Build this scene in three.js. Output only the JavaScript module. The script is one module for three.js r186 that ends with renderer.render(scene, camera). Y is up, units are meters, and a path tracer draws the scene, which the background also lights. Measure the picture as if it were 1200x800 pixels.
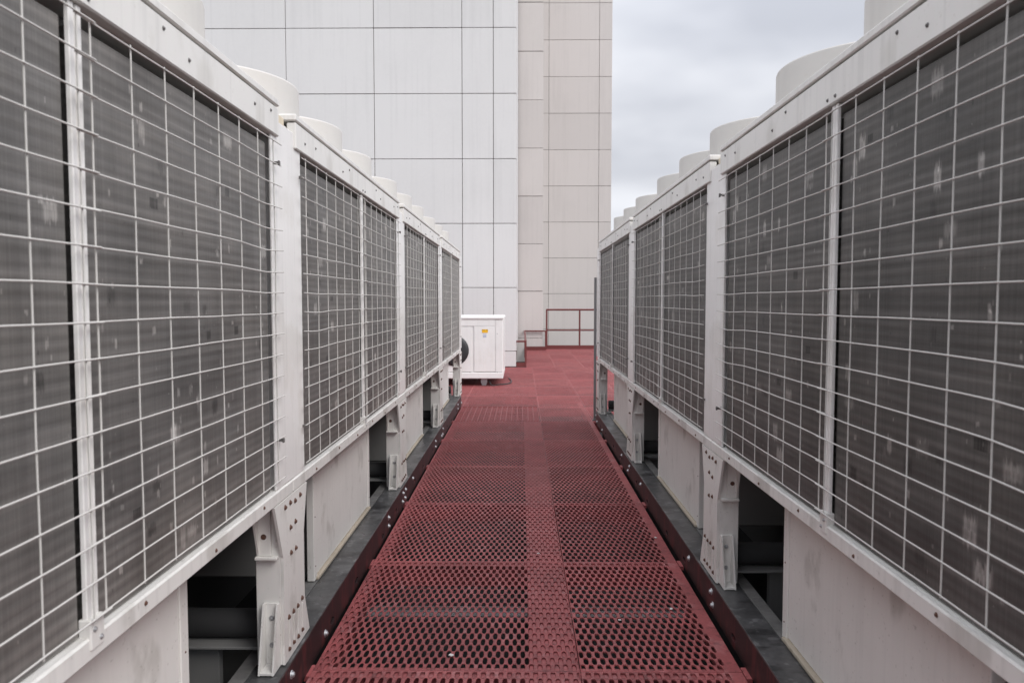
import * as THREE from 'three';
import { mergeGeometries } from 'three/addons/utils/BufferGeometryUtils.js';

// ---------------------------------------------------------------- camera, sky, sun, exposure
const EYE = 1.62;
const scene = new THREE.Scene();
const camera = new THREE.PerspectiveCamera(49.1, 1.5, 0.05, 400);
camera.position.set(0, EYE, 0);
camera.rotation.order = 'YXZ';
camera.rotation.y = Math.atan(11 / 875);
camera.rotation.x = -Math.atan(47 / 875);
camera.focus = 5.2;
camera.userData.fStop = 5.0;
scene.add(camera);

const SKY_LEVEL = 0.88;
const SUN_DIR = new THREE.Vector3(0.56, 0.66, 0.46).normalize();

const renderer = new THREE.WebGLRenderer({ antialias: true });
renderer.setSize(1024, 682);
renderer.toneMapping = THREE.LinearToneMapping;
renderer.toneMappingExposure = 1.47;
renderer.shadowMap.enabled = true;

// seeded random numbers and tileable noise
function rng(seed) { let a = seed >>> 0; return () => { a |= 0; a = a + 0x6D2B79F5 | 0; let t = Math.imul(a ^ a >>> 15, 1 | a); t = t + Math.imul(t ^ t >>> 7, 61 | t) ^ t; return ((t ^ t >>> 14) >>> 0) / 4294967296; }; }
function hash2(x, y, s) { let h = Math.imul(x, 374761393) + Math.imul(y, 668265263) + Math.imul(s, 2147483647) | 0; h = Math.imul(h ^ h >>> 13, 1274126177); return ((h ^ h >>> 16) >>> 0) / 4294967296; }
function vnoise(x, y, px, py, s) {
  const x0 = Math.floor(x), y0 = Math.floor(y), fx = x - x0, fy = y - y0, u = fx * fx * (3 - 2 * fx), v = fy * fy * (3 - 2 * fy);
  const m = (k, p) => ((k % p) + p) % p, a = hash2(m(x0, px), m(y0, py), s), b = hash2(m(x0 + 1, px), m(y0, py), s), c = hash2(m(x0, px), m(y0 + 1, py), s), d = hash2(m(x0 + 1, px), m(y0 + 1, py), s);
  return a + (b - a) * u + (c - a) * v + (a - b - c + d) * u * v;
}
function fbm(u, v, fx, fy, oct, s) { let t = 0, w = 0.5, n = 0; for (let i = 0; i < oct; i++) { t += w * vnoise(u * fx, v * fy, fx, fy, s + i * 17); n += w; w *= 0.55; fx *= 2; fy *= 2; } return t / n; }

// overcast sky: even cloud cover, a little brighter overhead, soft cloud structure everywhere
{
  const W = 1024, H = 512, d = new Float32Array(W * H * 4);
  for (let j = 0; j < H; j++) {
    const el = ((j + 0.5) / H - 0.5) * Math.PI, se = Math.sin(el);
    for (let i = 0; i < W; i++) {
      const u = i / W, az = (u - 0.5) * 2 * Math.PI, ce = Math.cos(el), dx = ce * Math.cos(az), dz = ce * Math.sin(az);
      let r, g, b;
      if (se < -0.02) { r = 0.30; g = 0.29; b = 0.29; } else {
        const k = 1.6 / (Math.max(se, 0) + 0.22), cx = dx * k * 1.1 + 40, cz = dz * k * 2.0 + 40;
        const n = fbm(cx / 64, cz / 64, 64, 64, 5, 5), n2 = fbm(cx / 64 + 0.3, cz / 64, 128, 128, 4, 91);
        const c = THREE.MathUtils.clamp((0.65 * n + 0.35 * n2 - 0.5) * 2.2 + 0.5, 0, 1);
        const hor = Math.exp(-Math.max(se, 0) / 0.09);
        const up = 0.275 + 1.2 * Math.pow(Math.max(se, 0), 1.1) + 1.0 * hor;
        const sun = Math.max(0, dx * SUN_DIR.x + se * SUN_DIR.y + dz * SUN_DIR.z), L = SKY_LEVEL * (up * (0.80 + 0.40 * c) + 0.5 * Math.pow(sun, 10));
        const cool = 0.085 * (1 - hor) * (1 - 0.5 * c) + 0.01;
        r = L * (1 - cool * 0.85); g = L * (1 - cool * 0.42); b = L * (1 + cool * 0.8);
      }
      const o = (j * W + i) * 4; d[o] = r; d[o + 1] = g; d[o + 2] = b; d[o + 3] = 1;
    }
  }
  const t = new THREE.DataTexture(d, W, H, THREE.RGBAFormat, THREE.FloatType);
  t.mapping = THREE.EquirectangularReflectionMapping; t.magFilter = THREE.LinearFilter; t.minFilter = THREE.LinearFilter; t.needsUpdate = true;
  scene.background = t; scene.environment = t;
}
const sun = new THREE.DirectionalLight(new THREE.Color(1, 0.965, 0.92), 1.25);
sun.position.copy(SUN_DIR).multiplyScalar(60); sun.target.position.set(0, 0, -8);
sun.position.z -= 8;
sun.castShadow = true; sun.shadow.radius = 55; sun.shadow.mapSize.set(2048, 2048);
Object.assign(sun.shadow.camera, { left: -30, right: 30, top: 30, bottom: -30, near: 1, far: 150 });
scene.add(sun, sun.target);

// ---------------------------------------------------------------- textures and materials
function tex(w, h, fn, srgb, rx = 1, ry = 1) {
  const d = new Uint8Array(w * h * 4);
  for (let j = 0; j < h; j++) for (let i = 0; i < w; i++) { const c = fn(i / w, j / h, i, j), o = (j * w + i) * 4; for (let k = 0; k < 3; k++) d[o + k] = Math.max(0, Math.min(255, (typeof c === 'number' ? c : c[k]) * 255)); d[o + 3] = 255; }
  const t = new THREE.DataTexture(d, w, h); if (srgb) t.colorSpace = THREE.SRGBColorSpace;
  t.wrapS = t.wrapT = THREE.RepeatWrapping; t.magFilter = THREE.LinearFilter; t.minFilter = THREE.LinearMipmapLinearFilter; t.generateMipmaps = true; t.repeat.set(rx, ry); t.needsUpdate = true; return t;
}
const smooth = (a, b, x) => { const t = Math.max(0, Math.min(1, (x - a) / (b - a))); return t * t * (3 - 2 * t); };
// painted sheet steel: fine speckle, faint vertical run marks, few specks of dirt (1.5 m tile)
function paintTex(seed, tone, streak, dirt) {
  return tex(512, 512, (u, v) => {
    const n = fbm(u, v, 6, 6, 5, seed), s = fbm(u, v, 70, 3, 3, seed + 3), f = fbm(u, v, 120, 120, 2, seed + 5), m = smooth(0.58, 0.74, fbm(u, v, 9, 5, 5, seed + 9));
    const sp = smooth(0.80, 0.9, f) * 0.5 + m * 0.5, k = 1 - 0.06 * (n - 0.5) - streak * Math.max(0, s - 0.52) - dirt * sp;
    return [tone[0] * k, tone[1] * (k - 0.006 * sp), tone[2] * (k - 0.02 * sp)];
  }, true, 0.7, 0.7);
}
const roughTex = tex(256, 256, (u, v) => 0.55 + 0.5 * (fbm(u, v, 8, 8, 5, 77) - 0.5), false);
const M = {};
const std = (o) => new THREE.MeshStandardMaterial(o);
M.white = std({ map: paintTex(11, [0.885, 0.875, 0.858], 0.14, 0.09), roughness: 0.42, metalness: 0 });
M.post = std({ map: paintTex(12, [0.93, 0.92, 0.91], 0.12, 0.07), roughness: 0.36 });
M.leg = std({ map: paintTex(13, [0.885, 0.875, 0.858], 0.12, 0.18), roughness: 0.55 });
M.lower = std({ map: paintTex(14, [0.885, 0.875, 0.858], 0.06, 0.22), roughness: 0.6 });
M.rail = std({ map: paintTex(18, [0.885, 0.875, 0.858], 0.14, 0.20), roughness: 0.5 });
M.sill = std({ map: paintTex(19, [0.70, 0.655, 0.59], 0.2, 0.25), roughness: 0.7 });
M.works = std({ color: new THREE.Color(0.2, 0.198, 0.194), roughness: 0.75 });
M.lagging = std({ color: new THREE.Color(0.035, 0.035, 0.036), roughness: 0.85 });
M.stack = std({ map: paintTex(15, [0.80, 0.785, 0.765], 0.08, 0.03), roughness: 0.5 });
M.cream = std({ map: paintTex(16, [0.86, 0.81, 0.72], 0.2, 0.12), roughness: 0.6 });
M.wire = std({ color: new THREE.Color(0.62, 0.60, 0.57), roughness: 0.5 });
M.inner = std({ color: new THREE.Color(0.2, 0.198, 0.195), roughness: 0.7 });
M.rust = std({ map: tex(64, 64, (u, v) => { const n = fbm(u, v, 8, 8, 4, 31); return [0.30 + 0.16 * n, 0.22 + 0.1 * n, 0.19 + 0.07 * n]; }, true, 30, 30), roughness: 0.7, metalness: 0.2 });
M.zinc = std({ color: new THREE.Color(0.42, 0.42, 0.43), roughness: 0.42, metalness: 0.6 });
M.screw = std({ color: new THREE.Color(0.16, 0.15, 0.145), roughness: 0.5, metalness: 0.3 });
M.slate = std({ map: tex(512, 512, (u, v) => { const n = fbm(u, v, 5, 9, 6, 41), f = fbm(u, v, 60, 60, 2, 47), p = smooth(0.66, 0.72, fbm(u, v, 22, 22, 3, 45)); const k = 0.295 + 0.20 * (n - 0.5) + 0.08 * (f - 0.5) + 0.10 * p - 0.07 * smooth(0.55, 0.62, fbm(u, v, 4, 12, 4, 49)); return [k * 1.0, k * 0.995, k * 1.0]; }, true, 1, 1), roughness: 0.62, roughnessMap: roughTex });
M.web = std({ map: tex(512, 512, (u, v) => { const n = fbm(u, v, 6, 6, 6, 51), s = smooth(0.5, 0.72, fbm(u, v, 26, 4, 4, 55)), f = fbm(u, v, 90, 90, 2, 57); return [0.165 + 0.08 * (n - 0.5) + 0.15 * s + 0.04 * (f - 0.5), 0.11 + 0.05 * (n - 0.5) + 0.04 * s + 0.03 * (f - 0.5), 0.115 + 0.05 * (n - 0.5) + 0.04 * s + 0.03 * (f - 0.5)]; }, true, 1, 1), roughness: 0.5 });
function redTex(seed, tone) {
  return tex(512, 512, (u, v) => {
    const n = fbm(u, v, 4, 4, 6, seed), f = fbm(u, v, 100, 100, 2, seed + 4), w = smooth(0.60, 0.75, fbm(u, v, 14, 14, 5, seed + 8)), d = smooth(0.62, 0.7, fbm(u, v, 40, 40, 3, seed + 2));
    const k = 1 + 0.36 * (n - 0.5) + 0.16 * (f - 0.5) - 0.14 * d;
    return [tone[0] * k + 0.035 * w, tone[1] * k + 0.075 * w, tone[2] * k + 0.075 * w];
  }, true, 0.9, 0.9);
}
M.red = std({ map: redTex(61, [0.585, 0.298, 0.300]), roughness: 0.55 });
M.redB = std({ map: redTex(62, [0.565, 0.284, 0.287]), roughness: 0.58 });
M.redC = std({ map: redTex(63, [0.60, 0.318, 0.318]), roughness: 0.55 });
M.joist = std({ map: redTex(64, [0.585, 0.306, 0.306]), roughness: 0.6 });
M.redFar = std({ map: redTex(65, [0.585, 0.298, 0.300]), roughness: 0.55 });
M.railRed = std({ color: new THREE.Color(0.15, 0.035, 0.033), roughness: 0.5 });
M.slab = std({ map: tex(256, 256, (u, v) => 0.15 + 0.08 * fbm(u, v, 6, 6, 5, 71), true, 0.5, 0.5), roughness: 0.9 });
function cladTex(seed, tone) {
  return tex(512, 512, (u, v) => { const n = fbm(u, v, 4, 3, 5, seed), s = fbm(u, v, 60, 2, 3, seed + 7), f = fbm(u, v, 90, 90, 2, seed + 3); const k = 1 + 0.05 * (n - 0.5) - 0.07 * Math.max(0, s - 0.5) + 0.012 * (f - 0.5); return [tone[0] * k, tone[1] * k, tone[2] * k]; }, true, 0.23, 0.23);
}
const cladA = cladTex(81, [1, 1, 1]), cladB = cladTex(82, [1, 1, 1]);
const tint = (map, r, g, b, rough) => std({ map, color: new THREE.Color(r, g, b), roughness: rough });
M.cladA = [0.975, 1, 1.015].map((k) => tint(cladA, 0.695 * k, 0.684 * k, 0.674 * k, 0.42));
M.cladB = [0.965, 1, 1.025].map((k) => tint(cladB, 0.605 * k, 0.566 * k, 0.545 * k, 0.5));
M.groove = std({ color: new THREE.Color(0.12, 0.095, 0.085), roughness: 0.8 });
M.acWhite = std({ map: paintTex(17, [0.925, 0.92, 0.91], 0.05, 0.03), roughness: 0.35 });
M.black = std({ color: new THREE.Color(0.03, 0.031, 0.033), roughness: 0.5 });
M.grey = std({ map: tex(128, 128, (u, v) => 0.5 + 0.12 * (fbm(u, v, 6, 6, 4, 72) - 0.5), true, 1, 1), roughness: 0.55 });
M.grey2 = std({ map: tex(256, 256, (u, v) => { const k = 0.40 + 0.16 * (fbm(u, v, 5, 9, 5, 141) - 0.5) + 0.08 * (fbm(u, v, 60, 60, 2, 147) - 0.5); return [k, k * 0.985, k * 0.97]; }, true, 1, 1), roughness: 0.7 });
M.scrap = std({ color: new THREE.Color(0.7, 0.68, 0.66), roughness: 0.8 });

// finned coil: upright fins in hair-fine lines, tube rows behind them, flattened and dirty patches
function coilTex(seed, tone) {
  const R = rng(seed), W = 1024, H = 1024, patches = [], fin = new Float32Array(W);
  for (let i = 0; i < W; i++) fin[i] = R() - 0.5;
  for (let k = 0; k < 54; k++) { const big = R() < 0.2; patches.push({ x: 0.04 + 0.92 * R(), y: 0.04 + 0.92 * R(), w: (big ? 0.021 : 0.005) * (0.5 + R()), h: (big ? 0.022 : 0.009) * (0.5 + R()), a: (big ? 0.30 : 0.26) * (0.35 + 0.65 * R()), s: 100 + k }); }
  for (let k = 0; k < 12; k++) patches.push({ x: 0.05 + 0.9 * R(), y: 0.05 + 0.9 * R(), w: 0.009 + 0.013 * R(), h: 0.010 + 0.012 * R(), a: -0.13 * (0.4 + 0.6 * R()), s: 300 + k });
  const grid = new Float32Array(W * H), line = new Float32Array(H); for (let j = 0; j < H; j++) line[j] = R() - 0.5;
  for (let k = 0; k < 150; k++) { const x = Math.floor(R() * W), y = Math.floor(R() * H), w = 1 + Math.floor(R() * 3), h = 2 + Math.floor(R() * 9), a = (R() < 0.65 ? 0.22 : -0.16) * (0.4 + R() * 0.8); for (let i = x; i < Math.min(W, x + w); i++) for (let j = y; j < Math.min(H, y + h); j++) grid[j * W + i] += a; }
  for (let k = 0; k < 4; k++) { const x = Math.floor((0.1 + 0.8 * R()) * W), y = Math.floor((0.1 + 0.8 * R()) * H), w = 26 + Math.floor(R() * 22), h = 16 + Math.floor(R() * 10); for (let i = x; i < x + w; i++) for (let j = y; j < y + h; j++) if (i < W && j < H) grid[j * W + i] -= 0.10 + 0.09 * (((i - x) >> 2) % 2) * (hash2(i >> 3, k, seed) > 0.3 ? 1 : 0); }
  for (const p of patches) {
    const x0 = Math.floor((p.x - p.w * 1.3) * W), x1 = Math.ceil((p.x + p.w * 1.3) * W), y0 = Math.floor((p.y - p.h * 2.2) * H), y1 = Math.ceil((p.y + p.h * 2.2) * H);
    for (let i = x0; i < x1; i++) { const len = 0.75 + 0.45 * hash2(i >> 1, p.s, seed), off = (hash2(i >> 2, p.s + 3, seed) - 0.5) * 0.4 * p.h; for (let j = y0; j < y1; j++) { if (i < 0 || j < 0 || i >= W || j >= H) continue; const a = Math.abs((i / W - p.x) / p.w), b = Math.abs((j / H - p.y + off) / (p.h * len)); grid[j * W + i] += p.a * (1 - smooth(0.65, 1.1, a)) * (1 - smooth(0.55, 1.0, b)) * (0.6 + 0.6 * hash2(i >> 1, j >> 4, p.s)); } }
  }
  const rows = 46;
  return tex(W, H, (u, v, i, j) => {
    const wob = 0.35 * (fbm(u, v, 7, 30, 3, seed + 1) - 0.5), t = v * rows + wob, tube = 0.5 + 0.5 * Math.cos(2 * Math.PI * t), band = fbm(u, v, 2, 46, 3, seed + 2), blot = fbm(u, v, 5, 5, 5, seed + 3), run = fbm(u, v, 90, 4, 3, seed + 4);
    let k = tone + 0.05 * (tube - 0.5) * (0.2 + 1.3 * band) + 0.11 * (band - 0.5) + 0.17 * (blot - 0.5) + 0.03 * (run - 0.5) + 0.05 * fin[i] + 0.035 * line[j] * (0.5 + band) + grid[j * W + i];
    const br = 0.03 * (fbm(u, v, 3, 4, 3, seed + 12) - 0.5); return [k * (1.0 + br), k * 0.972, k * (0.945 - br)];
  }, true, 1, 1);
}
const coilBump = tex(1024, 1024, (u, v, i, j) => { const t = v * 46 + 0.35 * (fbm(u, v, 7, 30, 3, 4) - 0.5); return 0.45 + 0.28 * Math.cos(2 * Math.PI * t) * (0.3 + vnoise(u * 5, v * 46, 5, 46, 8)) + 0.16 * (hash2(i >> 1, 7, 3) - 0.5) + 0.2 * (fbm(u, v, 12, 24, 4, 6) - 0.5); }, false);
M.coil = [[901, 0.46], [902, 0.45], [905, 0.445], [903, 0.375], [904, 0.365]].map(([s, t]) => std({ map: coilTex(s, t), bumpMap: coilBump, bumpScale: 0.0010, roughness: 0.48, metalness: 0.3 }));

// ---------------------------------------------------------------- geometry helpers
// metre-scaled uv from the face's main direction; geometry becomes non-indexed
function metric(g) {
  g = g.index ? g.toNonIndexed() : g; g.computeVertexNormals && (g.attributes.normal || g.computeVertexNormals());
  const p = g.attributes.position, n = p.count, uv = new Float32Array(n * 2);
  for (let i = 0; i < n; i += 3) {
    const ax = p.getX(i), ay = p.getY(i), az = p.getZ(i), e1 = [p.getX(i + 1) - ax, p.getY(i + 1) - ay, p.getZ(i + 1) - az], e2 = [p.getX(i + 2) - ax, p.getY(i + 2) - ay, p.getZ(i + 2) - az];
    const nx = Math.abs(e1[1] * e2[2] - e1[2] * e2[1]), ny = Math.abs(e1[2] * e2[0] - e1[0] * e2[2]), nz = Math.abs(e1[0] * e2[1] - e1[1] * e2[0]);
    for (let k = i; k < i + 3; k++) { const x = p.getX(k), y = p.getY(k), z = p.getZ(k); if (nx >= ny && nx >= nz) { uv[2 * k] = z; uv[2 * k + 1] = y; } else if (ny >= nz) { uv[2 * k] = x; uv[2 * k + 1] = z; } else { uv[2 * k] = x; uv[2 * k + 1] = y; } }
  }
  g.setAttribute('uv', new THREE.BufferAttribute(uv, 2)); for (const k of Object.keys(g.attributes)) if (!['position', 'normal', 'uv'].includes(k)) g.deleteAttribute(k);
  return g;
}
// box with chamfered edges
function box(x0, x1, y0, y1, z0, z1, c = 0.004) {
  if (x0 > x1) [x0, x1] = [x1, x0]; if (y0 > y1) [y0, y1] = [y1, y0]; if (z0 > z1) [z0, z1] = [z1, z0];
  c = Math.min(c, (x1 - x0) * 0.3, (y1 - y0) * 0.3, (z1 - z0) * 0.3);
  if (c <= 0) { const g = new THREE.BoxGeometry(x1 - x0, y1 - y0, z1 - z0); g.translate((x0 + x1) / 2, (y0 + y1) / 2, (z0 + z1) / 2); return metric(g); }
  const L = [[x0, x1], [y0, y1], [z0, z1]], P = [], cen = L.map((l) => (l[0] + l[1]) / 2);
  const v = (axis, i, j, k) => [i, j, k].map((s, a) => L[a][s] + (a === axis ? 0 : (s ? -c : c)));
  const tri = (a, b, d) => { const e1 = b.map((q, k) => q - a[k]), e2 = d.map((q, k) => q - a[k]), n = [e1[1] * e2[2] - e1[2] * e2[1], e1[2] * e2[0] - e1[0] * e2[2], e1[0] * e2[1] - e1[1] * e2[0]], m = a.map((q, k) => (q + b[k] + d[k]) / 3 - cen[k]); if (n[0] * m[0] + n[1] * m[1] + n[2] * m[2] < 0) P.push(...a, ...d, ...b); else P.push(...a, ...b, ...d); };
  const quad = (a, b, d, e) => { tri(a, b, d); tri(a, d, e); };
  for (let ax = 0; ax < 3; ax++) for (const s of [0, 1]) { const o = [1, 2].map((q) => (ax + q) % 3), idx = (p, q) => { const r = [0, 0, 0]; r[ax] = s; r[o[0]] = p; r[o[1]] = q; return v(ax, ...r); }; quad(idx(0, 0), idx(1, 0), idx(1, 1), idx(0, 1)); }
  for (let ax = 0; ax < 3; ax++) { const [p, q] = [(ax + 1) % 3, (ax + 2) % 3]; for (const sp of [0, 1]) for (const sq of [0, 1]) { const at = (face, e) => { const r = [0, 0, 0]; r[ax] = e; r[p] = sp; r[q] = sq; return v(face, ...r); }; quad(at(p, 0), at(p, 1), at(q, 1), at(q, 0)); } }
  for (const i of [0, 1]) for (const j of [0, 1]) for (const k of [0, 1]) tri(v(0, i, j, k), v(1, i, j, k), v(2, i, j, k));
  const g = new THREE.BufferGeometry(); g.setAttribute('position', new THREE.Float32BufferAttribute(P, 3)); g.computeVertexNormals(); return metric(g);
}
const merge = (list) => list.length === 1 ? list[0] : mergeGeometries(list, false);
// plate cut from an outline in the z-y plane (outline points are [z, y]), from x0 to x1
function plateZY(pts, x0, x1, holes = []) {
  const sh = new THREE.Shape(pts.map(([z, y]) => new THREE.Vector2(z, y)));
  for (const h of holes) sh.holes.push(new THREE.Path(h.map(([z, y]) => new THREE.Vector2(z, y))));
  const g = new THREE.ExtrudeGeometry(sh, { depth: Math.abs(x1 - x0), bevelEnabled: false });
  g.applyMatrix4(new THREE.Matrix4().set(0, 0, 1, Math.min(x0, x1), 0, 1, 0, 0, 1, 0, 0, 0, 0, 0, 0, 1)); // shape x -> z, shape y -> y, depth -> x
  const ng = g.toNonIndexed ? (g.index ? g.toNonIndexed() : g) : g, p = ng.attributes.position; // mirror fixed by swapping the winding
  for (let i = 0; i < p.count; i += 3) { const a = [p.getX(i + 1), p.getY(i + 1), p.getZ(i + 1)], b = [p.getX(i + 2), p.getY(i + 2), p.getZ(i + 2)]; p.setXYZ(i + 1, ...b); p.setXYZ(i + 2, ...a); }
  ng.deleteAttribute('normal'); ng.computeVertexNormals(); return metric(ng);
}
function cyl(r0, r1, len, seg, dir, at) { const g = new THREE.CylinderGeometry(r1, r0, len, seg); if (dir === 'x') g.rotateZ(-Math.PI / 2); if (dir === 'z') g.rotateX(Math.PI / 2); g.translate(...at); return g.toNonIndexed(); }
// bolt: washer, six-sided head and a short stud, pointing along +x
function boltGeo(r) { const w = new THREE.CylinderGeometry(r * 1.3, r * 1.4, r * 0.25, 12), h = new THREE.CylinderGeometry(r * 0.85, r, r * 0.6, 6), s = new THREE.CylinderGeometry(r * 0.35, r * 0.5, r * 0.2, 8); w.translate(0, r * 0.125, 0); h.translate(0, r * 0.55, 0); s.translate(0, r * 0.95, 0); const g = merge([w, h, s].map((q) => metric(q))); g.rotateZ(-Math.PI / 2); return g; }
const BOLT = boltGeo(0.0082), BOLT_S = boltGeo(0.0048), BOLT_L = boltGeo(0.0135);

const taken = {};
const numbered = (n) => { const k = taken[n] = (taken[n] ?? -1) + 1; return k ? `${n}_${String(k).padStart(3, '0')}` : n; };
function shade(o) { o.castShadow = true; o.receiveShadow = true; return o; }
function part(name, geo, mat, parent) { const m = shade(new THREE.Mesh(Array.isArray(geo) ? merge(geo) : geo, mat)); m.name = name; parent.add(m); return m; }
function thing(name, label, category, group, pos = [0, 0, 0]) { const g = new THREE.Group(); g.name = numbered(name); g.position.set(...pos); g.userData = { label, category }; if (group) g.userData.group = group; scene.add(g); return g; }
function structure(name, pos = [0, 0, 0]) { const g = new THREE.Group(); g.name = numbered(name); g.position.set(...pos); g.userData = { kind: 'structure' }; scene.add(g); return g; }
function dup(o, pos, label) { const c = o.clone(); c.name = numbered(o.name.replace(/_\d{3}$/, '')); c.position.set(...pos); c.userData = { ...o.userData, label }; scene.add(c); return c; }

// ---------------------------------------------------------------- main measures (metres; +x across, -z along the walkway)
const XL = 0.9526, XR = 1.014;                 // distance of the two coil faces from the walkway's axis of sight
const rows = { L: { s: -1, X: XL, len: 2.87, z0: 0.18, n: 4 }, R: { s: 1, X: XR, len: 2.96, z0: 0.985, n: 3 } };
const RAIL_Y = 0.829, RAIL_T = 0.882, TOP_Y = 2.368, BEAM_Y = 0.16;

// ---------------------------------------------------------------- roof below and walkway
{
  const g = structure('roof_slab');
  part('slab_surface', box(-30, 34, -1.0, -0.42, -48, 12, 0), M.slab, g);
}
const walkway = structure('walkway');
const GX0 = -0.918, GX1 = 0.972, SPLIT = 0.262, PITCH = 1.37, SEAM0 = 3.2;
const HX = 0.038, HZ = 1.366 / 22;
// one sheet of perforated grating: staggered long holes, rolled edges, plain margin on the sides asked for
function grating(w, l, mL, mR, seed, hw = 0.0106, hl = 0.0355, thick = 0.0022) {
  const R = rng(seed), sh = new THREE.Shape([[0, 0], [w, 0], [w, l], [0, l]].map((p) => new THREE.Vector2(...p)));
  const avail = w - mL - mR, nx = Math.floor((avail + 0.012) / HX), x0 = mL + (avail - (nx - 0.5) * HX) / 2, nz = 22, zs = HZ / 2, clampX = (q) => Math.max(mL + 0.005, Math.min(w - mR - 0.005, q)), clampZ = (q) => Math.max(0.006, Math.min(l - 0.006, q));
  for (let j = 0; j < nz; j++) {
    const off = j % 2 ? HX / 2 : 0;
    for (let i = 0; i < nx; i++) {
      const x = x0 + i * HX + off; if (x < mL + 0.002 || x > w - mR - 0.002) continue;
      const pts = [], z = zs + j * HZ;
      for (let k = 0; k < 10; k++) { const a = k / 10 * 2 * Math.PI, c = Math.cos(a), s = Math.sin(a); pts.push(new THREE.Vector2(clampX(x + hw * Math.sign(c) * Math.pow(Math.abs(c), 0.8)) + k * 1e-6, clampZ(z + hl * Math.sign(s) * Math.pow(Math.abs(s), 0.9)) + k * 1e-6)); }
      sh.holes.push(new THREE.Path(pts));
    }
  }
  const e = new THREE.ExtrudeGeometry(sh, { depth: thick, bevelEnabled: true, bevelSegments: 1, bevelSize: 0.002, bevelThickness: 0.0018, bevelOffset: -0.002, curveSegments: 1 });
  e.rotateX(-Math.PI / 2);                       // shape y -> -z, depth -> +y
  e.translate(0, -0.0018 - thick, 0);
  const g = e.index ? e.toNonIndexed() : e, p = g.attributes.position, keep = [];
  for (let i = 0; i < p.count; i += 3) { const m = Math.max(p.getY(i), p.getY(i + 1), p.getY(i + 2)); if (m > -thick - 0.0016) for (let k = i; k < i + 3; k++) keep.push(p.getX(k), p.getY(k), p.getZ(k)); }
  const o = new THREE.BufferGeometry(); o.setAttribute('position', new THREE.Float32BufferAttribute(keep, 3)); o.computeVertexNormals();
  return metric(o);
}
const gapS = 0.004, WL = SPLIT - GX0 - gapS, WR = GX1 - SPLIT - gapS;
const gL = grating(WL, PITCH - gapS, 0.010, 0.0, 1), gR = grating(WR, PITCH - gapS, 0.0, 0.055, 2, 0.0118, 0.034, 0.0062), gR2 = grating(WR, PITCH - gapS, 0.0, 0.0, 3);
const jit = rng(77), reds = [M.red, M.redB, M.redC];
function laid(geo, x, z, mat) { const m = part('grating_panel', geo, mat, walkway); m.position.set(x, (jit() - 0.5) * 0.001, -z); m.rotation.y = (jit() - 0.5) * 0.002; return m; }
const seams = []; for (let k = -2; k < 11; k++) seams.push(SEAM0 + k * PITCH);     // near edges of the rows of panels
seams.forEach((z, k) => {
  const bar = k === 7;                             // here a bar grating lies in place of the perforated sheet
  if (!bar) laid(gL, GX0, z, reds[(k * 2) % 3]);
  laid(z > 10 ? gR2 : gR, SPLIT, z, reds[(k + 1) % 3]);
  if (z > 10) { laid(gR2, GX1 + gapS, z, reds[(k + 2) % 3]); }
  if (z > 11) { laid(gL, GX0 - WL - gapS, z, reds[k % 3]); laid(gL, GX1 + WR + 2 * gapS, z, reds[(k + 1) % 3]); laid(gL, GX0 - 2 * (WL + gapS), z, reds[(k + 1) % 3]); }
});
// bar grating between the seams
{
  const z = seams[7], n = 15, w = WL, l = PITCH - gapS, list = [];
  const frame = [box(GX0, GX0 + w, -0.02, 0.002, -z, -z - 0.012, 0.001), box(GX0, GX0 + w, -0.02, 0.002, -z - l + 0.012, -z - l, 0.001), box(GX0, GX0 + w, -0.02, 0.0, -z - l * 0.5 + 0.006, -z - l * 0.5 - 0.006, 0.001)];
  part('grating_frame', frame, M.redB, walkway);
  for (let k = 0; k <= n; k++) { const x = GX0 + 0.006 + (w - 0.02) * k / n; part('grating_bar', box(x, x + 0.010, -0.03, 0.0035, -z - 0.013, -z - l + 0.013, 0.0015), M.redC, walkway); }
  for (let k = 0; k < 34; k++) { const q = z + 0.03 + (l - 0.05) * k / 34; list.push(box(GX0 + 0.01, GX0 + w - 0.01, -0.022, -0.005, -q, -q - 0.022, 0)); }
  const r = part('grating_rods', list, M.redB, walkway); r.userData.kind = 'stuff';
}
// joists under the panel joints, under the middle strip and ledgers along the sides
const lastZ = SEAM0 + 11 * PITCH - 2 * 0 - 2 * PITCH + 2 * PITCH;
for (const z of [...seams, seams.at(-1) + PITCH]) part('joist', box(z > 11 ? -3.4 : GX0, z > 10 ? 3.6 : GX1, -0.14, -0.0100, -z + 0.045, -z - 0.045, 0.003), M.joist, walkway);
part('joist', box(0.036, 0.256, -0.16, -0.0085, -0.4, -10.0, 0.003), M.joist, walkway);
part('ledger', box(GX0, GX0 + 0.065, -0.10, -0.0105, -0.4, -12.0, 0.003), M.joist, walkway);
part('ledger', box(GX1 - 0.062, GX1, -0.10, -0.0105, -0.4, -12.0, 0.003), M.joist, walkway);
for (const z of seams) if (z < 11) for (const s of [-1, 1]) part('tab', box(s < 0 ? GX0 - 0.028 : GX1 + 0.002, s < 0 ? GX0 - 0.002 : GX1 + 0.028, -0.03, -0.003, -z + 0.05, -z - 0.05, 0.002), M.red, walkway);
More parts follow.
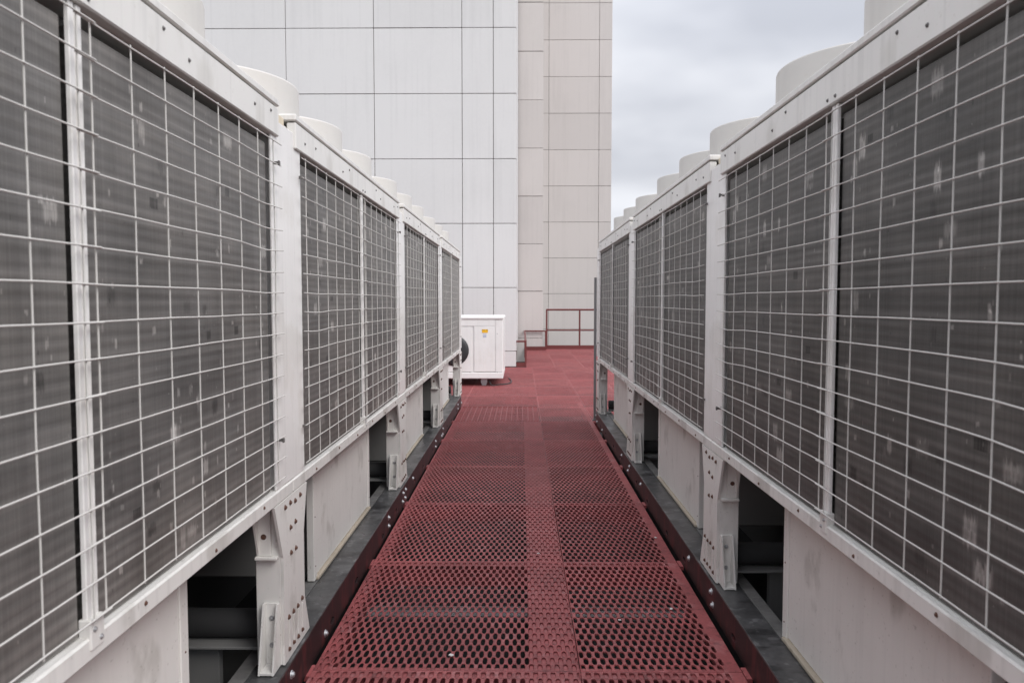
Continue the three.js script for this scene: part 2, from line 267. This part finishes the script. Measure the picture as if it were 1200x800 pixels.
// smooth plates beyond the gratings
const FARZ = seams.at(-1) + PITCH;
{
  for (const [a, b] of [[-3.4, -1.9], [-1.9, -0.15], [-0.15, 0.125]]) part('floor_plate', box(a + 0.003, b - 0.003, -0.02, -0.003, -FARZ - 0.003, -18.36, 0.002), M.redFar, walkway);
  for (let i = 0; i < 5; i++) for (let j = 0; j < 5; j++) laid(gR2, 0.13 + j * (WR + gapS), FARZ + i * PITCH, reds[(i + j * 2) % 3]);
  for (let i = 1; i < 6; i++) part('joist', box(0.13, 3.68, -0.14, -0.0075, -(FARZ + i * PITCH) + 0.045, -(FARZ + i * PITCH) - 0.045, 0.003), M.joist, walkway);
  part('floor_plate', box(0.13, 3.9, -0.02, -0.003, -FARZ - 5 * PITCH - 0.003, -25.44, 0.002), M.redFar, walkway);
}
// a grey cable tray crossing under the gratings
{
  const t = thing('cable_tray', 'grey cable tray crossing underneath the red walkway grating', 'cable tray', null, [0, 0, 0]);
  part('tray', [box(-0.9, 0.98, -0.15, -0.142, -4.08, -4.18, 0.002), box(-0.9, 0.98, -0.15, -0.125, -4.065, -4.077, 0.002), box(-0.9, 0.98, -0.15, -0.125, -4.183, -4.195, 0.002)], M.grey, t);
}

// ---------------------------------------------------------------- building with cladding panels
{
  const b = thing('clad_building', 'tall stepped building clad in large pale panels behind the machines', 'building');
  const H = 1.565, Y0 = 0.39, ROWS = 11, G = 0.014, R = rng(5);
  function wall(x0, x1, z, xs, mats, depth, base) {
    const w = new THREE.Group(); w.name = 'wall'; b.add(w);
    const yTop = Y0 + H * ROWS, core = part('wall_core', box(x0 + 0.01, x1 - 0.01, base, yTop - 0.02, -z - 0.03, -z - depth, 0), M.groove, w);
    const cuts = [x0, ...xs.filter((x) => x > x0 + 0.05 && x < x1 - 0.05), x1], ys = [base]; for (let k = 0; k <= ROWS; k++) ys.push(Y0 + H * k);
    for (let i = 0; i + 1 < cuts.length; i++) for (let j = 0; j + 1 < ys.length; j++) {
      const d = (R() - 0.5) * 0.006, g = G / 2, cx = (cuts[i] + cuts[i + 1]) / 2, cy = (ys[j] + ys[j + 1]) / 2;
      const pg = (box(cuts[i] + (i ? g : 0), cuts[i + 1] - (i + 2 < cuts.length ? g : 0), ys[j] + (j ? g : 0), ys[j + 1] - g, -z + d, -z - 0.045, 0.006)).translate(-cx, -cy, z).rotateY((R() - 0.5) * 0.003).rotateX((R() - 0.5) * 0.003).translate(cx, cy, -z);
      part('panel', pg, mats[Math.floor(R() * 3)], w);
    }
    return core;
  }
  const xa = [-1.445, -0.686]; for (let k = 1; k < 8; k++) xa.push(-1.445 - 2.14 * k); xa.sort((p, q) => p - q);
  wall(-14, -0.13, 18.4, xa, M.cladA, 6.4, 0.012);
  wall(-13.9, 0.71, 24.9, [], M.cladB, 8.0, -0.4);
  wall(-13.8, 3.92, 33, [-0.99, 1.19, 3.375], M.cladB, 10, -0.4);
  // return faces on the sides of the two nearer blocks
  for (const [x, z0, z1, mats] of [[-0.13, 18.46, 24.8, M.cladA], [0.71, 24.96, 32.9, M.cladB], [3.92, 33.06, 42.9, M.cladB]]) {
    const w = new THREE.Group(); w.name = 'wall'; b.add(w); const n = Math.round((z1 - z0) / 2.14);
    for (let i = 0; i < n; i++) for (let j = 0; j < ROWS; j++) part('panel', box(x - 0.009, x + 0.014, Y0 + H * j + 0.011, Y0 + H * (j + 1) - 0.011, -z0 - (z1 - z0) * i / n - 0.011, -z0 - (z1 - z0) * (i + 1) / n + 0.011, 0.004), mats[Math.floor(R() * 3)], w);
  }
}

// ---------------------------------------------------------------- condenser units
function wireTube(points, r, radial = 5) { return metric(new THREE.TubeGeometry(new THREE.CatmullRomCurve3(points), Math.max(2, (points.length - 1) * 2), r, radial, false)); }
function makeUnit(row, seed, label, z0, first) {
  const { s, X, len: L } = row, R = rng(seed), u = thing('condenser_unit', label, 'condenser', s < 0 ? 'condensers in the row ending at the small outdoor unit' : 'condensers in the row ending at the red railing', [s * X, 0, -z0]);
  const B = (a, b, y0, y1, za, zb, c) => box(s * a, s * b, y0, y1, -za, -zb, c);   // a, b: distance behind the coil face; za, zb along the row
  const V = (a, y, z) => new THREE.Vector3(s * a, y, -z);
  const headed = (geo) => (s > 0 ? geo.clone().rotateY(Math.PI) : geo);
  const bolt = (name, geo, mat, a, y, z) => { const m = part(name, geo, mat, u); m.position.set(s * a, y, -z); if (s > 0) m.rotation.y = Math.PI; m.rotation.x = R() * 1.0; return m; };
  const zA = 0.187, zM = L / 2, zB = L - 0.187, mw = 0.0225;
  part('casing', [B(0.16, 1.05, 0.87, 2.345, 0.05, L - 0.05, 0.006), B(0.03, 0.16, 2.3, 2.345, 0.05, L - 0.05, 0)], M.white, u);
  part('top_deck', B(-0.014, 1.07, 2.371, 2.398, 0.088, L - 0.122, 0.004), M.white, u);
  part('deck_filler', B(0.03, 1.0, 2.33, 2.376, L - 0.10, L + 0.07, 0.004), M.cream, u);
  part('fascia', [B(-0.012, 0.028, 2.256, 2.364, 0.095, L - 0.125, 0.004), B(0.028, 0.12, 2.256, 2.262, 0.19, L - 0.19, 0)], M.white, u);
  part('bottom_rail', B(-0.006, 0.11, RAIL_Y, RAIL_T, 0.003, L - 0.003, 0.005), M.rail, u);
  part('end_post', [B(0.0, 0.012, RAIL_T + 0.001, 2.322, L - 0.187, L + 0.187, 0.004), B(0.012, 0.15, RAIL_T + 0.001, 2.30, L - 0.14, L + 0.14, 0)], M.post, u);
  part('mullion', [B(0.0, 0.012, RAIL_T + 0.001, 2.254, zM - mw, zM - 0.004, 0.002), B(0.0, 0.012, RAIL_T + 0.001, 2.254, zM + 0.004, zM + mw, 0.002), B(0.006, 0.012, RAIL_T + 0.002, 2.25, zM - 0.005, zM + 0.005, 0)], M.post, u);
  part('mullion_foot', B(-0.010, 0.02, RAIL_T - 0.03, RAIL_T + 0.04, zM - mw - 0.004, zM + mw + 0.004, 0.003), M.white, u);
  for (const [k, a, b] of [[0, zA, zM - mw], [1, zM + mw, zB]]) {
    // coil block, its picture of fins mapped once over the face
    const cg = B(0.016, 0.06, RAIL_T + 0.004, 2.218, a + 0.006, b - (k ? 0.024 : 0.008), 0.002), p = cg.attributes.position, uv = cg.attributes.uv, za = -b, zw = b - a;
    for (let i = 0; i < p.count; i++) uv.setXY(i, (p.getZ(i) - za) / zw, (p.getY(i) - RAIL_T - 0.004) / 1.34);
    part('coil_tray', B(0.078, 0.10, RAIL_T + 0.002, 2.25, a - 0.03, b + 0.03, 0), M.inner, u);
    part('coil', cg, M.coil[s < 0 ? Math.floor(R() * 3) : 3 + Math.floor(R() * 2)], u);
    const guard = new THREE.Group(); guard.name = 'wire_guard'; u.add(guard);
    const ys = []; for (let j = 0; j < 17; j++) ys.push(0.926 + 0.0812 * j);
    const g0 = k ? b + 0.055 : a - 0.055, sag = (q) => (R() - 0.5) * q;
    const dent = { y: 1.2 + R() * 0.8, z: k ? b - 0.15 : a + 0.15, d: 0.006 + 0.010 * R() };
    const bow = (y, z) => -dent.d * Math.exp(-((y - dent.y) ** 2) / 0.03 - ((z - dent.z) ** 2) / 0.04);
    for (const y of ys) {
      const z1 = k ? zM - 0.035 : g0 - 0.012 * R(), z2 = k ? g0 + 0.012 * R() : zM + 0.034, pts = [], o = sag(0.003);
      for (let i = 0; i <= 6; i++) { const z = z1 + (z2 - z1) * i / 6; pts.push(V(-0.0185 - (k ? 0 : 0.005) + bow(y, z) * 0.6, y + o + sag(0.0028) + bow(y, z), z)); }
      part('wire', wireTube(pts, 0.0023), M.wire, guard);
    }
    for (let i = 0; i < 8; i++) {
      const z = k ? zM + 0.028 + 0.172 * i : zM - 0.028 - 0.172 * i, pts = [], o = sag(0.004);
      for (let j = 0; j <= 6; j++) { const y = ys[0] - 0.008 + (ys[16] - ys[0] + 0.016) * j / 6; pts.push(V(-0.0142 - (k ? 0 : 0.005) + bow(y, z) * 0.5, y, z + o + sag(0.004) + bow(y, z) * 0.8)); }
      part('wire', wireTube(pts, 0.0023), M.wire, guard);
    }
    // clips that hold the guard to post and mullion
    for (const y of [1.08, 2.15]) for (const z of [k ? b + 0.02 : a - 0.02]) part('clip', [B(-0.026, 0.002, y - 0.007, y + 0.005, z - 0.004, z + 0.004, 0.001), B(-0.027, -0.019, y - 0.011, y + 0.008, z - 0.006, z + 0.006, 0.002)], M.screw, u);
  }
  for (const [z, y] of [[0.22, 2.30], [0.39, 2.315], [0.91, 2.30], [1.06, 2.335], [zM - 0.03, 2.275], [zM + 0.03, 2.275], [L - 1.06, 2.335], [L - 0.91, 2.30], [L - 0.39, 2.315], [L - 0.22, 2.335]]) bolt('bolt', BOLT_S, M.screw, -0.012, y, z);
  for (let k = 0; k < 6; k++) bolt('bolt', BOLT_S, M.rust, -0.006, RAIL_Y + 0.02 + 0.012 * (k % 2), 0.35 + k * (L - 0.7) / 5);
  bolt('bolt', BOLT_S, M.zinc, -0.010, RAIL_T + 0.015, zM - 0.012); bolt('bolt', BOLT_S, M.zinc, -0.010, RAIL_T - 0.012, zM + 0.012);
  for (let k = 0; k < 3; k++) {
    const prof = [[0.405, 0], [0.405, 0.235], [0.402, 0.243], [0.396, 0.245], [0.391, 0.240], [0.391, 0]].map(([r, y]) => new THREE.Vector2(r, y)), g = new THREE.LatheGeometry(prof, 72);
    const f = part('fan_stack', g, M.stack, u); f.position.set(s * 0.53, 2.3985, -(L / 2 + (k - 1) * 0.885));
    part('stack_flange', new THREE.RingGeometry(0.405, 0.425, 48).rotateX(-Math.PI / 2).translate(0, 0.003, 0), M.stack, f);
    part('fan_hub', new THREE.CylinderGeometry(0.09, 0.09, 0.10, 20).translate(0, 0.09, 0), M.black, f);
    const bl = []; for (let q = 0; q < 5; q++) { const e = new THREE.BoxGeometry(0.29, 0.008, 0.15); e.rotateX(0.5); e.translate(0.235, 0.09, 0); e.rotateY(q * 2 * Math.PI / 5); bl.push(metric(e)); }
    for (const e of bl) part('fan_blade', e, M.black, f);
  }
  // closing panel below the coil and the dark works behind it
  const pa = L / 2 - 0.635, pb = L / 2 + 0.675, lp = part('lower_panel', B(0.128, 0.145, BEAM_Y + 0.022, RAIL_Y + 0.02, pa, pb, 0.003), M.lower, u);
  part('edge_strip', B(0.122, 0.16, BEAM_Y + 0.006, RAIL_Y + 0.01, pa - 0.055, pa, 0.003), M.lower, lp);
  part('edge_strip', B(0.122, 0.16, BEAM_Y + 0.006, RAIL_Y + 0.01, pb, pb + 0.055, 0.003), M.lower, lp);
  part('sill', B(0.108, 0.15, BEAM_Y + 0.003, BEAM_Y + 0.02, pa - 0.02, pb + 0.02, 0.003), M.sill, lp);
  for (const z of [pa - 0.03, pb + 0.03]) for (const y of [0.24, 0.5, 0.76]) bolt('screw', BOLT_S, M.rust, 0.122, y, z).scale.setScalar(0.6);
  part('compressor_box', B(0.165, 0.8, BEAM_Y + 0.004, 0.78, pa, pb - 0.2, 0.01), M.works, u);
  part('added_back_shade', B(1.0, 1.03, -0.05, 0.868, 0.003, L - 0.003, 0.004), M.works, u);  // plate added along the back so the openings below stay dark
  if (first) part('added_end_shade', [B(0.02, 0.999, BEAM_Y + 0.006, 0.868, 0.0, 0.02, 0.003), B(0.31, 0.94, -0.40, BEAM_Y + 0.005, 0.0, 0.02, 0.003)], M.works, u);  // out-of-view plate added at the near end to keep light out underneath
  return u;
}
const order = ['', 'second ', 'third ', 'fourth '];
const unitLabel = (row, k, n) => {
  const fromEnd = n - 1 - k, place = row === 'L' ? 'the small white outdoor unit' : 'the red railing';
  return fromEnd === 0 ? `white three-fan condenser at the row end beside ${place}` : `white three-fan condenser, ${order[fromEnd]}in its row counting from ${place}`;
};
for (const key of ['L', 'R']) { const r = rows[key]; for (let k = 0; k < r.n; k++) makeUnit(r, 500 + k * 13 + (key === 'L' ? 0 : 400), unitLabel(key, k, r.n), r.z0 + k * r.len, k === 0); }

// ---------------------------------------------------------------- steel legs and base beams
function makeLeg(row, label, z) {
  const { s, X } = row, g = thing('support_leg', label, 'support leg', s < 0 ? 'legs under the row ending at the small outdoor unit' : 'legs under the row ending at the red railing', [s * X, 0, -z]), R = rng(Math.floor(z * 100));
  const B = (a, b, y0, y1, za, zb, c) => box(s * a, s * b, y0, y1, -za, -zb, c), y0 = BEAM_Y + 0.004, y1 = RAIL_Y - 0.002;
  part('column', [B(0.006, 0.105, y0, y1, -0.14, -0.132, 0.002), B(0.006, 0.105, y0, y1, 0.132, 0.14, 0.002), B(0.006, 0.014, y0, y1, -0.131, 0.131, 0.002)], M.leg, g);
  const f = part('face_plate', plateZY([[0.14, y0], [0.14, 0.60], [0.235, y1], [-0.195, y1], [-0.14, 0.63], [-0.14, 0.34], [-0.205, y0]], s * -0.006, s * 0.005), M.leg, g);
  // side bracket below the rail, and shoe at the foot, on both sides
  for (const q of [-1, 1]) {
    part('bracket', [B(0.012, 0.10, 0.60, 0.612, q * 0.141, q * 0.170, 0.002), B(0.04, 0.095, 0.612, y1, q * 0.141, q * 0.155, 0.002), plateZY([[-q * 0.155, 0.612], [-q * 0.155, y1], [-q * 0.225, y1]].sort(() => 0), s * 0.086, s * 0.094)], M.leg, g);
    part('shoe', [plateZY([[-q * 0.141, y0], [-q * 0.141, 0.42], [-q * 0.165, 0.42], [-q * 0.23, y0]], s * 0.012, s * 0.019), plateZY([[-q * 0.141, y0], [-q * 0.141, 0.42], [-q * 0.165, 0.42], [-q * 0.23, y0]], s * 0.066, s * 0.073), B(0.019, 0.066, y0, 0.42, q * 0.141, q * 0.148, 0.001), B(0.019, 0.066, y0, y0 + 0.01, q * 0.148, q * 0.228, 0.001)], M.leg, g);
    for (const y of [0.25, 0.36]) { const b = part('bolt', BOLT, M.zinc, g); b.position.set(s * 0.042, y, -q * 0.148); b.rotation.y = q * Math.PI / 2; }
    const b = part('bolt', BOLT, M.rust, g); b.position.set(s * 0.067, 0.69, -q * 0.155); b.rotation.y = q * Math.PI / 2;
  }
  const at = [[-0.11, 0.795], [-0.045, 0.80], [0.02, 0.79], [0.09, 0.80], [-0.045, 0.70], [0.02, 0.705], [-0.045, 0.59], [0.02, 0.585]];
  for (let k = 0; k < 4; k++) at.push([-0.085 + 0.06 * k, 0.335 + 0.006 * (k % 2)], [-0.085 + 0.06 * k, 0.205]);
  for (const [z, y] of at) { const b = part('bolt', BOLT, M.rust, g); b.position.set(s * -0.006, y + (R() - 0.5) * 0.008, -z); if (s > 0) b.rotation.y = Math.PI; b.rotation.x = R(); }
  for (let k = 0; k < 4; k++) part('stud', box(s * -0.006, s * -0.011, 0.215, 0.325, -(-0.085 + 0.06 * k) - 0.004, -(-0.085 + 0.06 * k) + 0.004, 0.001), M.leg, g);
  return g;
}
for (const key of ['L', 'R']) {
  const r = rows[key], place = key === 'L' ? 'the small white outdoor unit' : 'the red railing', word = ['last', 'second', 'third', 'fourth'];
  for (let k = 1; k <= r.n; k++) makeLeg(r, k === r.n ? `bolted cream steel leg at the row end by ${place}` : `bolted cream steel leg, ${word[r.n - k]} in its row from ${place}`, r.z0 + k * r.len - (k === r.n ? 0.05 : 0));
  // base channel with slots
  const { s, X } = r, zEnd = r.z0 + r.n * r.len + (key === 'L' ? -0.1 : 0.05), g = thing('base_beam', `long dark steel base channel under the row ending at ${place}`, 'steel beam', 'base channels along the walkway', [s * (X - 0.012), 0, 0]);
  const slots = [], slot = (z, y) => { const p = []; for (let k = 0; k < 12; k++) { const a = k / 12 * 2 * Math.PI; p.push([-z + 0.035 * Math.cos(a), y + 0.017 * Math.sin(a)]); } slots.push(p); };
  for (let k = 0; k < r.n; k++) for (const d of [0.55, 1.1, 1.9, 2.45]) { const z = r.z0 + k * r.len + d; if (z < zEnd - 0.2) slot(z, 0.04 + 0.012 * ((k + d * 10) % 2)); }
  part('plinth', box(s * 0.07, s * 0.15, -0.42, -0.004, 0.6, -zEnd + 0.1, 0.004), M.slab, g);
  part('web', plateZY([[0.6, -0.003], [0.6, BEAM_Y - 0.001], [-zEnd, BEAM_Y - 0.001], [-zEnd, -0.003]], s * -0.006, s * 0.006, slots), M.web, g);
  part('top_flange', box(s * -0.007, s * 0.122, BEAM_Y - 0.012, BEAM_Y, 0.6, -zEnd, 0.002), M.slate, g);
  part('inner_angle', [box(s * 0.124, s * 0.185, BEAM_Y - 0.010, BEAM_Y + 0.002, 0.6, -zEnd, 0.001), box(s * 0.176, s * 0.185, -0.003, BEAM_Y - 0.011, 0.6, -zEnd, 0.001)], M.grey2, g);
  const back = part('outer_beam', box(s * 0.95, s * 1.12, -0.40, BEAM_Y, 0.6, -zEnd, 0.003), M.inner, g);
  const bolts = [];
  for (let k = 1; k <= r.n; k++) { const z = r.z0 + k * r.len; bolts.push([z - 0.10, 0.105], [z + 0.02, 0.105], [z - 0.13, 0.045], [z - 0.01, 0.045], [z - 0.75, 0.10], [z - 0.75, 0.04], [z + 0.42, 0.10], [z + 0.42, 0.04]); }
  const rb = rng(s < 0 ? 8 : 9);
  for (const [z, y] of bolts) if (z < zEnd - 0.03 && rb() < 0.62) { const b = part('bolt', BOLT_L, M.zinc, g); b.position.set(s * -0.006, y, -z); if (s > 0) b.rotation.y = Math.PI; b.rotation.x = z * 7; }
  // cross members and pipes under the machines
  for (let k = 0; k <= r.n; k++) {
    const z = r.z0 + k * r.len, zz = Math.min(z, zEnd - 0.2), c = thing('cross_member', k === r.n ? `dark steel cross member under the row end by ${place}` : `dark steel cross member, ${word[r.n - k] ?? 'fifth'} in its row from ${place}`, 'steel beam', 'cross members under the machines', [s * X, 0, -zz]);
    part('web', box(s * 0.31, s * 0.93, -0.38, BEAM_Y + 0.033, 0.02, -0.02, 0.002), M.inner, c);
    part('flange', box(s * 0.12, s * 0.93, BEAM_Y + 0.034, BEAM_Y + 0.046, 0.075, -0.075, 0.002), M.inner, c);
    const p = thing('pipe', k === r.n ? `dark insulated pipe under the row end by ${place}` : `dark insulated pipe, ${word[r.n - k] ?? 'fifth'} in its row from ${place}`, 'pipe', 'pipes under the machines', [s * X, 0, -zz]);
    const tube = new THREE.CylinderGeometry(0.058, 0.058, 0.80, 20).rotateZ(Math.PI / 2).translate(s * 0.53, BEAM_Y + 0.108, -0.02);
    part('pipe_run', tube, M.lagging, p); part('pipe_collar', new THREE.CylinderGeometry(0.066, 0.066, 0.03, 20).rotateZ(Math.PI / 2).translate(s * 0.5, BEAM_Y + 0.112, -0.02), M.lagging, p);
  }
}

// ---------------------------------------------------------------- small white outdoor unit
{
  const x1 = -0.34, x0 = -1.95, y0 = 0.14, y1 = 1.33, z0 = 14.25, z1 = 16.1, u = thing('outdoor_unit', 'small white boxed outdoor unit with black fan grille and yellow label', 'outdoor unit', null, [0, 0, -z0]);
  const B = (a, b, c, d, e, f, ch) => box(a, b, c, d, -e, -f, ch);
  part('body', B(x0 + 0.03, x1 - 0.012, y0 + 0.12, y1 - 0.06, 0.03, z1 - z0 - 0.03, 0.012), M.acWhite, u);
  part('lid', B(x0, x1, y1 - 0.058, y1, 0.0, z1 - z0, 0.016), M.acWhite, u);
  part('base_skirt', B(x0, x1 - 0.012, y0, y0 + 0.118, 0.005, z1 - z0 - 0.02, 0.01), M.acWhite, u);
  const fx = -1.30, fy = 0.68;
  const panel = part('service_panel', B(-0.905, -0.50, y0 + 0.135, y1 - 0.19, 0.012, 0.029, 0.004), M.acWhite, u);
  part('side_strip', B(-0.494, x1 - 0.018, y0 + 0.125, y1 - 0.065, 0.014, 0.029, 0.004), M.acWhite, u);
  part('top_band', B(x0 + 0.03, -0.50, y1 - 0.185, y1 - 0.062, 0.014, 0.029, 0.004), M.acWhite, u);
  part('fan_panel', B(x0 + 0.04, -0.945, y0 + 0.13, y1 - 0.20, 0.018, 0.029, 0.004), M.acWhite, u);
  const ring = part('fan_grille', new THREE.LatheGeometry([[0.02, 0.03], [0.12, 0.055], [0.24, 0.045], [0.285, 0.02], [0.295, 0]].map((p) => new THREE.Vector2(...p)), 40).rotateX(Math.PI / 2).translate(fx, fy, -0.018), M.black, u);
  for (let k = 1; k < 8; k++) part('grille_ring', new THREE.TorusGeometry(0.035 * k + 0.01, 0.004, 5, 36).translate(fx, fy, 0.038 - 0.0007 * k * k), M.screw, ring);
  part('label_plate', B(-0.755, -0.64, 1.02, 1.085, 0.009, 0.012, 0), std({ map: tex(64, 32, (a, b) => { const t = (b > 0.3 && b < 0.72 && ((a * 17 | 0) % 3 !== 0) && a > 0.12 && a < 0.88 && fbm(a, b, 16, 8, 2, 3) > 0.45); return t ? [0.45, 0.32, 0.12] : [0.93, 0.72, 0.12]; }, true, 1 / 0.115, 1 / 0.065), roughness: 0.5 }), panel);
  part('label_plate', B(-0.735, -0.67, 0.93, 1.0, 0.009, 0.012, 0), std({ map: tex(32, 32, (a, b) => (((b * 9 | 0) % 2) ? [0.62, 0.66, 0.76] : [0.88, 0.89, 0.92]), true, 1 / 0.065, 1 / 0.07), roughness: 0.5 }), panel);
  for (const [x, y] of [[-0.46, 1.0], [-0.46, 0.26], [-0.985, 0.26]]) { const b = part('screw', BOLT_S, M.screw, u); b.position.set(x, y, -0.013); b.rotation.y = -Math.PI / 2; }
  for (const x of [-0.72, -1.6]) for (const z of [0.06, 1.65]) part('foot', [B(x - 0.06, x + 0.06, 0.045, y0 - 0.001, z, z + 0.10, 0.006), B(x - 0.045, x + 0.045, 0.0035, 0.044, z + 0.01, z + 0.09, 0.006)], z < 1 ? M.zinc : M.black, u);
}

{
  const c = thing('power_cable', 'short black cable trailing over the red floor beside the small outdoor unit', 'cable');
  const pts = [[-0.62, 0.10, -14.34], [-0.58, 0.014, -14.30], [-0.42, 0.012, -14.42], [-0.28, 0.012, -14.52], [-0.20, 0.012, -14.9], [-0.26, 0.012, -15.6]].map((p) => new THREE.Vector3(...p));
  part('cable_run', new THREE.TubeGeometry(new THREE.CatmullRomCurve3(pts), 40, 0.011, 6), M.black, c);
}

// ---------------------------------------------------------------- railings and posts at the far end
function bar(a, b, r) { const d = new THREE.Vector3().subVectors(b, a), g = new THREE.CylinderGeometry(r, r, d.length(), 10); g.applyQuaternion(new THREE.Quaternion().setFromUnitVectors(new THREE.Vector3(0, 1, 0), d.clone().normalize())); g.translate((a.x + b.x) / 2, (a.y + b.y) / 2, (a.z + b.z) / 2); return g; }
{
  const z = -25.4, v = (x, y, zz = z) => new THREE.Vector3(x, y, zz), r = thing('safety_railing', 'tall dark red tube railing with two rails at the roof edge', 'railing');
  for (const x of [0.86, 1.98, 3.1]) part('post', bar(v(x, 0), v(x, 1.33), 0.03), M.railRed, r);
  part('top_rail', bar(v(0.84, 1.335), v(3.9, 1.335), 0.033), M.railRed, r);
  part('mid_rail', bar(v(0.87, 0.64), v(3.9, 0.64), 0.026), M.railRed, r);
  part('kick_plate', box(0.84, 3.9, 0.002, 0.13, z + 0.03, z + 0.042, 0.002), M.railRed, r);
  const l = thing('low_barrier', 'low dark red barrier around the gap beside the pale wall corner', 'barrier');
  const top = 0.61;
  part('top_rail', [box(-0.125, 0.13, top, top + 0.045, -18.40, -18.44, 0.003), box(0.085, 0.13, top, top + 0.045, -18.44, -25.0, 0.003), box(0.13, 0.83, top, top + 0.045, -24.86, -24.82, 0.003)], M.railRed, l);
  for (const [x, zz] of [[0.085, -18.4], [0.085, -21.6], [0.785, -24.82]]) part('post', box(x, x + 0.045, 0.002, top - 0.001, zz, zz - 0.04, 0.003), M.railRed, l);
  part('kick_plate', box(-0.125, 0.083, 0.002, 0.11, -18.40, -18.415, 0.002), M.railRed, l); part('kick_plate', box(0.132, 0.784, 0.002, 0.12, -24.82, -24.835, 0.002), M.railRed, l);
  const d = thing('drain_pipe', 'thin grey upright conduit against the condenser row end near the tall railing', 'pipe', null, [0.998, 0, -10.10]);
  part('pipe_run', new THREE.CylinderGeometry(0.018, 0.018, 1.93, 12).translate(0, 0.975, 0), M.grey, d);
  part('pipe_foot', new THREE.CylinderGeometry(0.03, 0.03, 0.02, 12).translate(0, 0.012, 0), M.grey, d);
}
// scraps of paper on the gratings
[[0.50, 3.72], [0.79, 3.86], [-0.32, 3.33], [0.11, 4.72], [0.92, 5.05]].forEach(([x, z], k) => {
  const m = part(numbered('paper_scrap'), box(-0.008, 0.008, 0.0005, 0.004, -0.006, 0.006, 0.001), M.scrap, scene); m.position.set(x, 0.003, -z); m.rotation.y = k * 1.3; m.scale.setScalar(0.9 + 0.25 * (k % 3));
  m.userData = { label: 'tiny white scrap of litter lying on the red grating', category: 'litter', group: 'white scraps on the grating' };
});

renderer.render(scene, camera);
